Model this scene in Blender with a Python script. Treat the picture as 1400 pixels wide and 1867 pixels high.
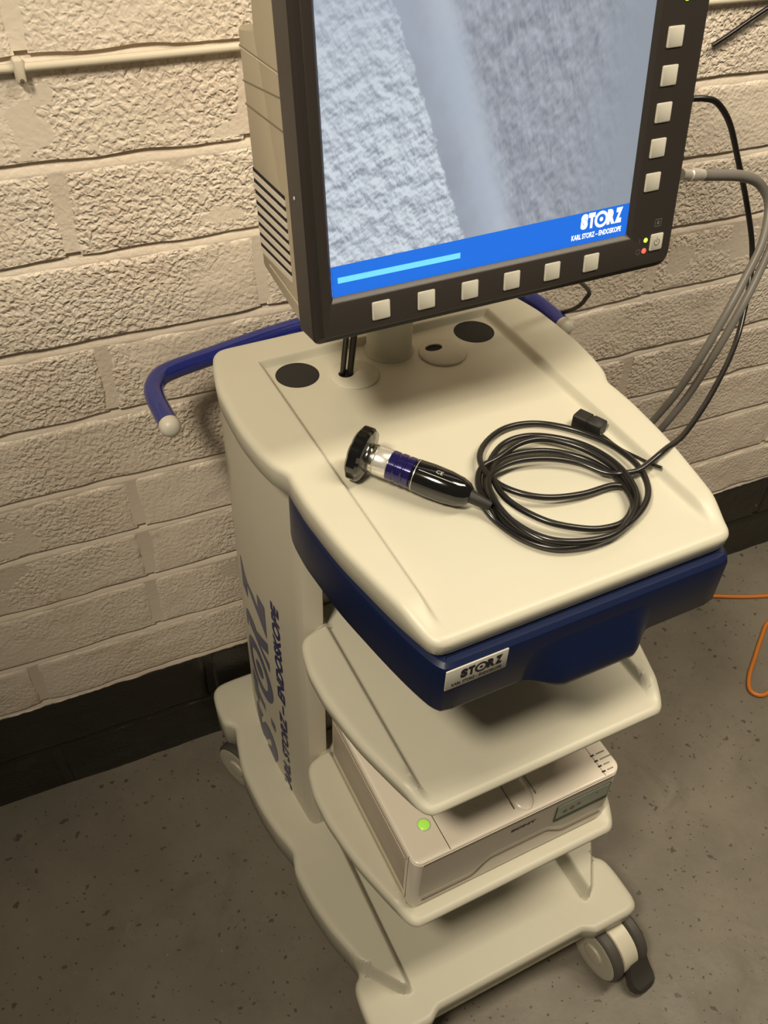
import bpy, bmesh, math, random
import numpy as np
from mathutils import Matrix, Vector

for o in list(bpy.data.objects):
    bpy.data.objects.remove(o)
S = bpy.context.scene
COL = S.collection
R_ = math.radians

# ------------------------------------------------------------------ camera
W, H = 1400, 1867
F, YAW, PIT, ROL = 1617.0635, 0.48827066, 0.74690565, -0.04133814
CAM = np.array([-0.46554814, -1.05937463, 1.63713461])      # in the cart's own frame
WA, WB = 0.02168102, -0.03851462                             # wall line y = WA + WB x in the cart's frame
TH = -math.atan(WB)
G = Matrix.Translation((0, -WA * math.cos(TH), 0)) @ Matrix.Rotation(TH, 4, 'Z')   # cart frame -> room frame


def cam_axes():
    f = np.array([math.sin(YAW) * math.cos(PIT), math.cos(YAW) * math.cos(PIT), -math.sin(PIT)])
    r = np.array([math.cos(YAW), -math.sin(YAW), 0.0])
    d = np.cross(f, r)
    return math.cos(ROL) * r + math.sin(ROL) * d, -math.sin(ROL) * r + math.cos(ROL) * d, f


CR, CD, CF = cam_axes()
cd = bpy.data.cameras.new('camera')
cam = bpy.data.objects.new('camera', cd)
COL.objects.link(cam)
M = Matrix.Identity(4)
for i in range(3):
    M[i][0], M[i][1], M[i][2], M[i][3] = CR[i], -CD[i], -CF[i], CAM[i]
cam.matrix_world = G @ M
cd.sensor_fit = 'VERTICAL'
cd.sensor_height = 36.0
cd.lens = F / H * 36.0
cd.clip_start = 0.02
S.camera = cam

# ------------------------------------------------------------------ light
S.view_settings.view_transform = 'Standard'
S.view_settings.look = 'None'
S.view_settings.exposure = 0.0
S.view_settings.gamma = 1.0
S.view_settings.use_curve_mapping = False
wd = bpy.data.worlds.new('room_ambient')
S.world = wd
wd.use_nodes = True
wd.node_tree.nodes['Background'].inputs[0].default_value = (1.0, 0.87, 0.68, 1)
wd.node_tree.nodes['Background'].inputs[1].default_value = 0.06


def area(name, loc, target, sx, sy, power, col=(1, 0.875, 0.67)):
    l = bpy.data.lights.new(name, 'AREA')
    l.shape = 'RECTANGLE'
    l.size, l.size_y = sx, sy
    l.energy = power
    l.color = col
    o = bpy.data.objects.new(name, l)
    COL.objects.link(o)
    o.location = loc
    o.rotation_euler = (Vector(target) - Vector(loc)).to_track_quat('-Z', 'Y').to_euler()
    return o


area('ceiling_strip_light', (0.85, -0.85, 2.60), (0.85, -0.85, 0), 1.3, 0.3, 32)
sp = bpy.data.lights.new('ceiling_spot_light', 'SPOT')
sp.energy = 176
sp.color = (1, 0.875, 0.67)
sp.spot_size = R_(66)  # cone shaped to dim the left floor, in place of an unseen person's shadow
sp.spot_blend = 1.0
sp.shadow_soft_size = 0.17
so = bpy.data.objects.new('ceiling_spot_light', sp)
COL.objects.link(so)
so.location = (-1.12, -1.22, 2.72)
so.rotation_euler = (Vector((0.35, -0.32, 0.85)) - so.location).to_track_quat('-Z', 'Y').to_euler()

# ------------------------------------------------------------------ materials
MATS = {}


def nt(name):
    m = bpy.data.materials.new(name)
    m.use_nodes = True
    MATS[name] = m
    return m, m.node_tree.nodes, m.node_tree.links, m.node_tree.nodes['Principled BSDF']


def plain(name, col, rough=0.5, metal=0.0, bump=0.0, bscale=900, coat=0.0, emit=None, estr=0.0, var=0.0, spec=0.5):
    m, N, L, P = nt(name)
    P.inputs['Base Color'].default_value = (*col, 1)
    P.inputs['Roughness'].default_value = rough
    P.inputs['Metallic'].default_value = metal
    P.inputs['Specular IOR Level'].default_value = spec
    if coat:
        P.inputs['Coat Weight'].default_value = coat
    if emit:
        P.inputs['Emission Color'].default_value = (*emit, 1)
        P.inputs['Emission Strength'].default_value = estr
    tc = N.new('ShaderNodeTexCoord')
    if bump:
        n = N.new('ShaderNodeTexNoise')
        n.inputs['Scale'].default_value = bscale
        n.inputs['Detail'].default_value = 2
        L.new(tc.outputs['Object'], n.inputs['Vector'])
        b = N.new('ShaderNodeBump')
        b.inputs['Strength'].default_value = bump
        b.inputs['Distance'].default_value = 0.0006
        L.new(n.outputs['Fac'], b.inputs['Height'])
        L.new(b.outputs['Normal'], P.inputs['Normal'])
    if var:
        n = N.new('ShaderNodeTexNoise')
        n.inputs['Scale'].default_value = 14
        n.inputs['Detail'].default_value = 5
        L.new(tc.outputs['Object'], n.inputs['Vector'])
        mx = N.new('ShaderNodeMix')
        mx.data_type = 'RGBA'
        mx.inputs['A'].default_value = (*[c * (1 - var) for c in col], 1)
        mx.inputs['B'].default_value = (*[min(1, c * (1 + var)) for c in col], 1)
        L.new(n.outputs['Fac'], mx.inputs['Factor'])
        L.new(mx.outputs['Result'], P.inputs['Base Color'])
    return m


plain('cream', (0.585, 0.56, 0.455), 0.42, bump=0.12, bscale=1400, var=0.03)
plain('cream_cap', (0.62, 0.59, 0.50), 0.4, bump=0.1)
plain('cream_column', (0.60, 0.56, 0.455), 0.45, bump=0.12, bscale=1400, var=0.03)
plain('drawer_blue', (0.0040, 0.0105, 0.046), 0.34, bump=0.1, bscale=1200)
plain('handle_blue', (0.012, 0.022, 0.20), 0.22, bump=0.05, coat=0.4)
plain('disc_black', (0.014, 0.013, 0.011), 0.75, bump=0.3)
plain('bezel_dark', (0.030, 0.025, 0.022), 0.42, bump=0.08)
plain('bezel_lip', (0.062, 0.052, 0.045), 0.40, bump=0.08)
plain('monitor_beige', (0.42, 0.36, 0.26), 0.5, bump=0.1)
plain('slat_beige', (0.64, 0.58, 0.50), 0.5)
plain('slot_black', (0.004, 0.003, 0.003), 0.8)
plain('seam_dark', (0.20, 0.165, 0.11), 0.6)
plain('seam_light', (0.62, 0.55, 0.42), 0.5)
plain('button_grey', (0.52, 0.50, 0.43), 0.5)
plain('icon_grey', (0.13, 0.115, 0.10), 0.5)
plain('led_green', (0.2, 0.5, 0.05), 0.3, emit=(0.45, 1.0, 0.08), estr=1.6)
plain('led_red', (0.6, 0.1, 0.05), 0.3, emit=(1.0, 0.07, 0.05), estr=1.6)
plain('led_lime', (0.4, 0.7, 0.1), 0.3, emit=(0.33, 0.80, 0.08), estr=0.42)
plain('screen_bar', (0.01, 0.08, 0.3), 0.4, emit=(0.010, 0.125, 0.70), estr=0.85)
plain('screen_cyan', (0.1, 0.4, 0.6), 0.4, emit=(0.13, 0.52, 0.95), estr=0.9)
plain('screen_white', (0.8, 0.8, 0.8), 0.4, emit=(0.75, 0.88, 1.0), estr=0.8)
plain('label_silver', (0.55, 0.53, 0.47), 0.4)
plain('ink_black', (0.012, 0.012, 0.016), 0.5)
plain('ink_blue', (0.030, 0.032, 0.11), 0.5)
plain('ink_blue_grey', (0.13, 0.13, 0.20), 0.5)
plain('printer_white', (0.82, 0.755, 0.65), 0.26, var=0.02)
plain('printer_top', (0.84, 0.77, 0.66), 0.2, coat=0.3)
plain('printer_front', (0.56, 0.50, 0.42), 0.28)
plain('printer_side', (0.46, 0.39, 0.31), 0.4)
plain('printer_seam', (0.12, 0.09, 0.06), 0.6)
plain('label_green', (0.03, 0.075, 0.035), 0.45)
plain('label_grey', (0.34, 0.36, 0.30), 0.35)
plain('cable_black', (0.010, 0.009, 0.008), 0.28, spec=0.6)
plain('cable_grey', (0.155, 0.145, 0.13), 0.42)
plain('cable_brown', (0.075, 0.06, 0.045), 0.4)
plain('cord_orange', (0.62, 0.20, 0.03), 0.42, var=0.1)
plain('gloss_black', (0.006, 0.006, 0.006), 0.10, coat=0.6)
plain('ring_purple', (0.018, 0.014, 0.10), 0.12, metal=0.35, coat=0.5)
plain('steel', (0.72, 0.70, 0.66), 0.22, metal=1.0)
plain('plug_silver', (0.62, 0.59, 0.52), 0.35, metal=0.5)
plain('ring_white', (0.74, 0.72, 0.66), 0.25, metal=0.6)
plain('plug_black', (0.011, 0.010, 0.009), 0.55)
plain('tyre_grey', (0.075, 0.068, 0.058), 0.55, bump=0.1)
plain('hub_cream', (0.50, 0.465, 0.37), 0.45)
plain('hood_cream', (0.70, 0.655, 0.52), 0.38)
plain('pedal_dark', (0.042, 0.038, 0.034), 0.5, bump=0.1)
plain('conduit_white', (0.66, 0.60, 0.48), 0.45, bump=0.2, bscale=200)


def wall_mat():
    m, N, L, P = nt('painted_block')
    geo = N.new('ShaderNodeNewGeometry')
    sep = N.new('ShaderNodeSeparateXYZ')
    L.new(geo.outputs['Position'], sep.inputs[0])

    def noise(scale, detail, rough=0.55, dist=0.0):
        n = N.new('ShaderNodeTexNoise')
        n.inputs['Scale'].default_value = scale
        n.inputs['Detail'].default_value = detail
        n.inputs['Roughness'].default_value = rough
        n.inputs['Distortion'].default_value = dist
        L.new(geo.outputs['Position'], n.inputs['Vector'])
        return n

    def math_(op, a, b=None, c=None):
        n = N.new('ShaderNodeMath')
        n.operation = op
        for i, v in enumerate((a, b, c)):
            if v is None:
                continue
            if isinstance(v, (int, float)):
                n.inputs[i].default_value = v
            else:
                L.new(v, n.inputs[i])
        return n.outputs[0]

    def ramp(v, a, b):
        n = N.new('ShaderNodeMapRange')
        n.interpolation_type = 'SMOOTHSTEP'
        n.inputs['From Min'].default_value = a
        n.inputs['From Max'].default_value = b
        L.new(v, n.inputs['Value'])
        return n.outputs[0]
    # paint line, slightly wavy
    wob = noise(26, 2)
    zz = math_('MULTIPLY_ADD', wob.outputs['Fac'], 0.010, sep.outputs['Z'])
    white = ramp(zz, 0.2635, 0.2665)
    big = noise(3.2, 3)
    mott = noise(9, 4)
    c1 = N.new('ShaderNodeMix'); c1.data_type = 'RGBA'
    c1.inputs['A'].default_value = (0.73, 0.635, 0.53, 1)
    c1.inputs['B'].default_value = (0.81, 0.72, 0.61, 1)
    L.new(ramp(big.outputs['Fac'], 0.3, 0.7), c1.inputs['Factor'])
    c2 = N.new('ShaderNodeMix'); c2.data_type = 'RGBA'
    c2.inputs['B'].default_value = (0.73, 0.59, 0.485, 1)
    L.new(c1.outputs['Result'], c2.inputs['A'])
    L.new(math_('MULTIPLY', ramp(mott.outputs['Fac'], 0.5, 0.75), 0.6), c2.inputs['Factor'])
    spk = noise(70, 1)
    c2b = N.new('ShaderNodeMix'); c2b.data_type = 'RGBA'
    c2b.inputs['B'].default_value = (0.22, 0.17, 0.11, 1)
    L.new(c2.outputs['Result'], c2b.inputs['A'])
    L.new(math_('MULTIPLY', ramp(spk.outputs['Fac'], 0.80, 0.83), 0.8), c2b.inputs['Factor'])
    blk = N.new('ShaderNodeMix'); blk.data_type = 'RGBA'
    blk.inputs['A'].default_value = (0.016, 0.0145, 0.011, 1)
    blk.inputs['B'].default_value = (0.030, 0.027, 0.021, 1)
    L.new(mott.outputs['Fac'], blk.inputs['Factor'])
    spk2 = noise(95, 1)
    blk2 = N.new('ShaderNodeMix'); blk2.data_type = 'RGBA'
    blk2.inputs['B'].default_value = (0.35, 0.32, 0.27, 1)
    L.new(blk.outputs['Result'], blk2.inputs['A'])
    L.new(ramp(spk2.outputs['Fac'], 0.80, 0.82), blk2.inputs['Factor'])
    c3 = N.new('ShaderNodeMix'); c3.data_type = 'RGBA'
    L.new(white, c3.inputs['Factor'])
    L.new(blk2.outputs['Result'], c3.inputs['A'])
    L.new(c2b.outputs['Result'], c3.inputs['B'])
    L.new(c3.outputs['Result'], P.inputs['Base Color'])
    rg = N.new('ShaderNodeMix'); rg.data_type = 'FLOAT'
    rg.inputs['A'].default_value = 0.33
    rg.inputs['B'].default_value = 0.42
    L.new(white, rg.inputs['Factor'])
    L.new(rg.outputs['Result'], P.inputs['Roughness'])
    # rough block face: pitted grain under thick paint, coarse in some blocks and nearly smooth in others
    n1 = noise(145, 1, 0.45, 0.4)
    n2 = noise(270, 2)
    mask = noise(4.0, 2)
    mk = ramp(mask.outputs['Fac'], 0.36, 0.62)
    mk = math_('MULTIPLY_ADD', mk, 0.72, 0.28)
    hz = ramp(sep.outputs['Z'], 0.3, 1.15)
    mk = math_('MULTIPLY', mk, math_('MULTIPLY_ADD', hz, 0.55, 0.45))
    mk = math_('MULTIPLY', mk, math_('MULTIPLY_ADD', white, 0.55, 0.45))
    pits = ramp(n1.outputs['Fac'], 0.22, 0.74)
    h = math_('ADD', pits, math_('MULTIPLY', n2.outputs['Fac'], 0.24))
    h = math_('MULTIPLY', h, mk)
    attr = N.new('ShaderNodeAttribute')
    attr.attribute_type = 'OBJECT'
    attr.attribute_name = 'joint'
    smooth = math_('SUBTRACT', 1.0, math_('MULTIPLY', attr.outputs['Fac'], 0.82))
    h = math_('MULTIPLY', h, smooth)
    b = N.new('ShaderNodeBump')
    b.inputs['Strength'].default_value = 1.0
    b.inputs['Distance'].default_value = 0.0028
    L.new(h, b.inputs['Height'])
    L.new(b.outputs['Normal'], P.inputs['Normal'])
    return m


def floor_mat():
    m, N, L, P = nt('painted_concrete')
    geo = N.new('ShaderNodeNewGeometry')

    def noise(scale, detail, rough=0.55, dist=0.0):
        n = N.new('ShaderNodeTexNoise')
        n.inputs['Scale'].default_value = scale
        n.inputs['Detail'].default_value = detail
        n.inputs['Roughness'].default_value = rough
        n.inputs['Distortion'].default_value = dist
        L.new(geo.outputs['Position'], n.inputs['Vector'])
        return n.outputs['Fac']

    def ramp(v, a, b, lo=0.0, hi=1.0):
        n = N.new('ShaderNodeMapRange')
        n.interpolation_type = 'SMOOTHSTEP'
        n.inputs['From Min'].default_value = a
        n.inputs['From Max'].default_value = b
        n.inputs['To Min'].default_value = lo
        n.inputs['To Max'].default_value = hi
        L.new(v, n.inputs['Value'])
        return n.outputs[0]

    def mix(a, b, f):
        n = N.new('ShaderNodeMix'); n.data_type = 'RGBA'
        for k, v in (('A', a), ('B', b)):
            if isinstance(v, tuple):
                n.inputs[k].default_value = (*v, 1)
            else:
                L.new(v, n.inputs[k])
        L.new(f, n.inputs['Factor'])
        return n.outputs['Result']
    c = mix((0.165, 0.146, 0.115), (0.225, 0.200, 0.160), ramp(noise(2.6, 6, 0.65), 0.32, 0.68))
    c = mix(c, (0.125, 0.110, 0.084), ramp(noise(7.5, 6, 0.7, 0.8), 0.54, 0.76, 0, 0.6))
    c = mix(c, (0.26, 0.24, 0.20), ramp(noise(17, 5, 0.7, 1.2), 0.62, 0.78, 0, 0.55))
    c = mix(c, (0.060, 0.050, 0.036), ramp(noise(46, 2, 0.5), 0.665, 0.70, 0, 0.8))
    c = mix(c, (0.045, 0.037, 0.027), ramp(noise(120, 1, 0.5), 0.70, 0.74, 0, 0.85))
    c = mix(c, (0.45, 0.43, 0.38), ramp(noise(105, 1, 0.5, 0.3), 0.81, 0.83, 0, 0.7))
    L.new(c, P.inputs['Base Color'])
    L.new(ramp(noise(12, 4), 0.3, 0.7, 0.40, 0.58), P.inputs['Roughness'])
    b = N.new('ShaderNodeBump')
    b.inputs['Strength'].default_value = 0.5
    b.inputs['Distance'].default_value = 0.0015
    L.new(noise(40, 5, 0.6), b.inputs['Height'])
    L.new(b.outputs['Normal'], P.inputs['Normal'])
    return m


def screen_mat():
    """live endoscope picture: pale rough stone left, a smooth groove, greyer stone right (object metres)."""
    m, N, L, P = nt('screen_picture')
    tc = N.new('ShaderNodeTexCoord')
    sep = N.new('ShaderNodeSeparateXYZ')
    L.new(tc.outputs['Object'], sep.inputs[0])

    def math_(op, a, b=None, c=None):
        n = N.new('ShaderNodeMath')
        n.operation = op
        for i, v in enumerate((a, b, c)):
            if v is None:
                continue
            if isinstance(v, (int, float)):
                n.inputs[i].default_value = v
            else:
                L.new(v, n.inputs[i])
        return n.outputs[0]

    def ramp(v, a, b):
        n = N.new('ShaderNodeMapRange')
        n.interpolation_type = 'SMOOTHSTEP'
        n.inputs['From Min'].default_value = a
        n.inputs['From Max'].default_value = b
        L.new(v, n.inputs['Value'])
        return n.outputs[0]

    def noise(scale, detail, off=(0, 0, 0), stretch=(1, 1, 1), rough=0.55):
        mp = N.new('ShaderNodeMapping')
        mp.inputs['Location'].default_value = off
        mp.inputs['Scale'].default_value = stretch
        mp.inputs['Rotation'].default_value = (0, 0.5, 0)
        L.new(tc.outputs['Object'], mp.inputs['Vector'])
        n = N.new('ShaderNodeTexNoise')
        n.inputs['Scale'].default_value = scale
        n.inputs['Detail'].default_value = detail
        n.inputs['Roughness'].default_value = rough
        L.new(mp.outputs['Vector'], n.inputs['Vector'])
        return n.outputs['Fac']

    def mix(a, b, f):
        n = N.new('ShaderNodeMix'); n.data_type = 'RGBA'
        for k, v in (('A', a), ('B', b)):
            if isinstance(v, tuple):
                n.inputs[k].default_value = (*v, 1)
            else:
                L.new(v, n.inputs[k])
        L.new(f, n.inputs['Factor'])
        return n.outputs['Result']
    x, zc = sep.outputs['X'], sep.outputs['Z']
    jag = math_('MULTIPLY_ADD', noise(85, 3), 0.016, -0.008)
    # groove edge: u = -0.018 - 0.345 v  (+ jaggedness)
    e1 = math_('ADD', math_('MULTIPLY_ADD', zc, 0.345, x), math_('ADD', jag, 0.019))     # <0 left stone
    e2 = math_('ADD', math_('MULTIPLY_ADD', zc, 0.35, x), -0.037)                         # >0 right stone
    d = 0.0017
    emb = math_('SUBTRACT', noise(62, 5), noise(62, 5, (d, 0, d)))
    emb2 = math_('SUBTRACT', noise(58, 4, (3, 0, 0), (1, 1, 0.6)), noise(58, 4, (3 + d, 0, d), (1, 1, 0.6)))
    lt = math_('MULTIPLY_ADD', emb, 6.2, 0.60)
    rt = math_('MULTIPLY_ADD', emb2, 4.2, 0.5)
    cl = mix((0.28, 0.32, 0.385), (0.70, 0.765, 0.83), lt)
    # left stone fades darker and bluer to the top
    cl = mix(cl, (0.42, 0.48, 0.58), math_('MULTIPLY', ramp(zc, 0.10, 0.27), 0.55))
    cg = mix((0.31, 0.345, 0.41), (0.49, 0.545, 0.62), ramp(e1, 0.0, 0.055))
    cg = mix(cg, (0.40, 0.47, 0.57), math_('MULTIPLY', ramp(noise(14, 2), 0.35, 0.65), 0.5))
    cr = mix((0.215, 0.235, 0.28), (0.43, 0.465, 0.53), rt)
    cr = mix(cr, (0.30, 0.335, 0.385), ramp(x, 0.06, 0.17))
    pit = ramp(noise(62, 1, (9, 0, 0), (1, 1, 0.45)), 0.66, 0.75)
    cr = mix(cr, (0.13, 0.155, 0.20), math_('MULTIPLY', pit, 0.5))
    c = mix(cl, cg, ramp(e1, -0.002, 0.002))
    c = mix(c, cr, ramp(e2, -0.014, 0.014))
    L.new(c, P.inputs['Emission Color'])
    P.inputs['Emission Strength'].default_value = 0.90
    P.inputs['Base Color'].default_value = (0.02, 0.02, 0.025, 1)
    P.inputs['Roughness'].default_value = 0.45
    return m


wall_mat(); floor_mat(); screen_mat()

# ------------------------------------------------------------------ helpers
ROOM = set()          # names of objects already in the room frame


def mesh_obj(name, verts, faces, mat, parent=None, smooth=True, sharp=40):
    me = bpy.data.meshes.new(name)
    me.from_pydata([tuple(map(float, v)) for v in verts], [], [tuple(map(int, f)) for f in faces])
    me.validate()
    bm = bmesh.new(); bm.from_mesh(me)
    bmesh.ops.recalc_face_normals(bm, faces=bm.faces)
    bm.to_mesh(me); bm.free()
    return mesh_obj_from(name, me, mat, parent, smooth, sharp)


def mesh_obj_from(name, me, mat, parent=None, smooth=True, sharp=40):
    me.materials.clear()
    me.materials.append(MATS[mat])
    if smooth:
        me.shade_smooth()
        me.set_sharp_from_angle(angle=R_(sharp))
    o = bpy.data.objects.new(name, me)
    COL.objects.link(o)
    if parent:
        o.parent = parent
    return o


def tag(o, label, cat, group=None, kind=None):
    if label:
        o['label'] = label
    if cat:
        o['category'] = cat
    if group:
        o['group'] = group
    if kind:
        o['kind'] = kind
    return o


def thing(name, label, cat):
    o = bpy.data.objects.new(name, None)
    o.empty_display_size = 0.05
    COL.objects.link(o)
    return tag(o, label, cat)


def ray(p):
    return CR * (p[0] - W / 2) + CD * (p[1] - H / 2) + CF * F


def at_z(px, py, z):
    d = ray((px, py)); return CAM + d * (z - CAM[2]) / d[2]


def at_y(px, py, y):
    d = ray((px, py)); return CAM + d * (y - CAM[1]) / d[1]


def at_x(px, py, x):
    d = ray((px, py)); return CAM + d * (x - CAM[0]) / d[0]


def at_wall(px, py, off=0.0):
    d = ray((px, py)); t = (WA - off + WB * CAM[0] - CAM[1]) / (d[1] - WB * d[0]); return CAM + d * t


def spline(pts, per=10):
    P = [np.array(p, float) for p in pts]
    P = [2 * P[0] - P[1]] + P + [2 * P[-1] - P[-2]]
    out = []
    for i in range(1, len(P) - 2):
        p0, p1, p2, p3 = P[i - 1:i + 3]
        for k in range(per):
            t = k / per
            out.append(0.5 * ((2 * p1) + (-p0 + p2) * t + (2 * p0 - 5 * p1 + 4 * p2 - p3) * t * t + (-p0 + 3 * p1 - 3 * p2 + p3) * t ** 3))
    out.append(P[-2])
    return out


def tube_geo(pts, r, n=10):
    pts = [np.array(p, float) for p in pts]
    k = len(pts)
    rr = r if hasattr(r, '__len__') else [r] * k
    V, Fc = [], []
    T = [pts[min(i + 1, k - 1)] - pts[max(i - 1, 0)] for i in range(k)]
    T = [t / (np.linalg.norm(t) + 1e-12) for t in T]
    u = np.cross(T[0], [0, 0, 1.0])
    if np.linalg.norm(u) < 1e-3:
        u = np.cross(T[0], [1.0, 0, 0])
    for i in range(k):
        u = u - T[i] * (u @ T[i]); u /= np.linalg.norm(u)
        v = np.cross(T[i], u)
        for j in range(n):
            a = 2 * math.pi * j / n
            V.append(pts[i] + rr[i] * (math.cos(a) * u + math.sin(a) * v))
    for i in range(k - 1):
        for j in range(n):
            Fc.append((i * n + j, i * n + (j + 1) % n, (i + 1) * n + (j + 1) % n, (i + 1) * n + j))
    Fc.append(tuple(range(n)))
    Fc.append(tuple(range((k - 1) * n, k * n)))
    return V, Fc


def tube(name, pts, r, mat, parent=None, per=10, n=10, smooth_pts=True):
    q = spline(pts, per) if smooth_pts else pts
    V, Fc = tube_geo(q, r, n)
    return mesh_obj(name, V, Fc, mat, parent, sharp=60)


def lathe(name, org, axis, prof, mat, parent=None, n=40, wob=None, sharp=35):
    """prof: list of (distance along axis, radius)."""
    a = np.array(axis, float); a /= np.linalg.norm(a)
    u = np.cross(a, [0, 0, 1.0])
    if np.linalg.norm(u) < 1e-3:
        u = np.array([1.0, 0, 0])
    u /= np.linalg.norm(u); v = np.cross(a, u)
    V, Fc = [], []
    for t, r in prof:
        for j in range(n):
            th = 2 * math.pi * j / n
            rj = r * (wob(th, t) if wob else 1)
            V.append(np.array(org, float) + a * t + rj * (math.cos(th) * u + math.sin(th) * v))
    k = len(prof)
    for i in range(k - 1):
        for j in range(n):
            Fc.append((i * n + j, i * n + (j + 1) % n, (i + 1) * n + (j + 1) % n, (i + 1) * n + j))
    Fc.append(tuple(range(n))); Fc.append(tuple(range((k - 1) * n, k * n)))
    return mesh_obj(name, V, Fc, mat, parent, sharp=sharp)


def box(name, lo, hi, mat, parent=None, bev=0.0, seg=2):
    bm = bmesh.new()
    bmesh.ops.create_cube(bm, size=1)
    lo, hi = np.array(lo, float), np.array(hi, float)
    for v in bm.verts:
        v.co = Vector((lo + hi) / 2 + np.array(v.co) * (hi - lo))
    if bev:
        bmesh.ops.bevel(bm, geom=list(bm.edges), offset=bev, segments=seg, profile=0.5, affect='EDGES')
    me = bpy.data.meshes.new(name); bm.to_mesh(me); bm.free()
    return mesh_obj_from(name, me, mat, parent, sharp=50)


def rrect(u0, u1, v0, v1, r, k=6):
    """rounded rectangle, counter-clockwise from lower right corner; r = (lr, ur, ul, ll)."""
    if not hasattr(r, '__len__'):
        r = (r,) * 4
    out = []
    for (cx, cy, a0, q) in ((u1 - r[0], v0 + r[0], -90, r[0]), (u1 - r[1], v1 - r[1], 0, r[1]), (u0 + r[2], v1 - r[2], 90, r[2]), (u0 + r[3], v0 + r[3], 180, r[3])):
        for i in range(k + 1):
            a = R_(a0 + 90 * i / k)
            out.append((cx + q * math.cos(a), cy + q * math.sin(a)))
    return out


def loft(rings, cap0=True, cap1=True, closed=True):
    """rings: list of equal-length lists of 3-D points."""
    V, Fc = [], []
    n = len(rings[0])
    for rg in rings:
        V += list(rg)
    for i in range(len(rings) - 1):
        for j in range(n if closed else n - 1):
            Fc.append((i * n + j, i * n + (j + 1) % n, (i + 1) * n + (j + 1) % n, (i + 1) * n + j))
    if cap0:
        Fc.append(tuple(range(n)))
    if cap1:
        Fc.append(tuple(range((len(rings) - 1) * n, len(rings) * n)))
    return V, Fc


def inset(poly, d):
    """move every vertex of a CCW polygon inwards by d."""
    P = np.array(poly); n = len(P); out = []
    for i in range(n):
        a, b, c = P[i - 1], P[i], P[(i + 1) % n]
        e1 = (b - a); e1 /= np.linalg.norm(e1) + 1e-12
        e2 = (c - b); e2 /= np.linalg.norm(e2) + 1e-12
        n1 = np.array([-e1[1], e1[0]]); n2 = np.array([-e2[1], e2[0]])
        m = n1 + n2; m /= np.linalg.norm(m) + 1e-12
        out.append(b + m * d / max(0.5, m @ n1))
    return [tuple(p) for p in out]


def pchip(xs, ys, x):
    xs, ys = np.array(xs, float), np.array(ys, float)
    h = np.diff(xs); dl = np.diff(ys) / h
    m = np.zeros(len(xs)); m[0], m[-1] = dl[0], dl[-1]
    for i in range(1, len(xs) - 1):
        if dl[i - 1] * dl[i] > 0:
            w1, w2 = 2 * h[i] + h[i - 1], h[i] + 2 * h[i - 1]
            m[i] = (w1 + w2) / (w1 / dl[i - 1] + w2 / dl[i])
    x = np.clip(np.asarray(x, float), xs[0], xs[-1])
    k = np.clip(np.searchsorted(xs, x) - 1, 0, len(xs) - 2)
    t = (x - xs[k]) / h[k]
    return (2 * t ** 3 - 3 * t ** 2 + 1) * ys[k] + (t ** 3 - 2 * t ** 2 + t) * h[k] * m[k] + (-2 * t ** 3 + 3 * t ** 2) * ys[k + 1] + (t ** 3 - t ** 2) * h[k] * m[k + 1]


def sst(x, a, b):
    t = np.clip((np.asarray(x, float) - a) / (b - a), 0, 1)
    return t * t * (3 - 2 * t)


def text_geo(body, size, bold=0.0, shear=0.0, spacing=1.0):
    cu = bpy.data.curves.new('txt', 'FONT')
    cu.body = body; cu.size = size; cu.offset = bold; cu.shear = shear
    cu.space_character = spacing
    cu.resolution_u = 4
    cu.align_x = 'LEFT'
    o = bpy.data.objects.new('txt', cu)
    COL.objects.link(o)
    dg = bpy.context.evaluated_depsgraph_get(); dg.update()
    me = bpy.data.meshes.new_from_object(o.evaluated_get(dg))
    bpy.data.objects.remove(o)
    V = np.array([v.co[:2] for v in me.vertices]); Fc = [tuple(p.vertices) for p in me.polygons]
    bpy.data.meshes.remove(me)
    return V, Fc


def text(name, body, size, fn, mat, parent, bold=0.0, shear=0.0, fit=None, spacing=1.0):
    """flat lettering; fn maps (s, t) in metres to a point; fit = width x height to stretch to."""
    V, Fc = text_geo(body, size, bold, shear, spacing)
    V = V - V.min(0)
    if fit:
        V = V / V.max(0) * np.array(fit)
    return mesh_obj(name, [fn(s, t) for s, t in V], Fc, mat, parent, smooth=False)


def storz_logo(fn, w, h, mat, parent, mat_small=None):
    """STORZ wordmark with a ring-and-dot eye as its O and the firm's line of small capitals underneath."""
    x0 = 0.16 * w; hw = h * 0.62; y0 = h * 0.38
    Lw = w - x0
    for ch, a, b in (('S', 0.0, 0.18), ('T', 0.175, 0.345), ('R', 0.625, 0.835), ('Z', 0.82, 1.0)):
        text('letter', ch, 0.05, lambda s, t, a=a: fn(x0 + Lw * a + s, y0 + t), mat, parent, bold=0.0042, fit=(Lw * (b - a) * 0.92, hw))
    c = np.array([x0 + Lw * 0.485, y0 + hw * 0.46]); rr = hw * 0.54
    n = 40

    def ann(r0, r1):
        V, Fc = [], []
        for r in (r0, r1):
            for j in range(n):
                a = 2 * math.pi * j / n
                V.append(fn(c[0] + r * math.cos(a), c[1] + r * math.sin(a)))
        for j in range(n):
            Fc.append((j, (j + 1) % n, n + (j + 1) % n, n + j))
        mesh_obj('letter', V, Fc, mat, parent, smooth=False)
    ann(rr * 0.64, rr)
    ann(0.0001, rr * 0.26)
    text('small_print', 'KARL STORZ \u2013 ENDOSKOPE', 0.02, lambda s, t: fn(s, t), mat_small or mat, parent, bold=0.0006, fit=(w, h * 0.22))


# ------------------------------------------------------------------ room
rng = np.random.default_rng(7)
LAT = rng.random((64, 64))


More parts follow.
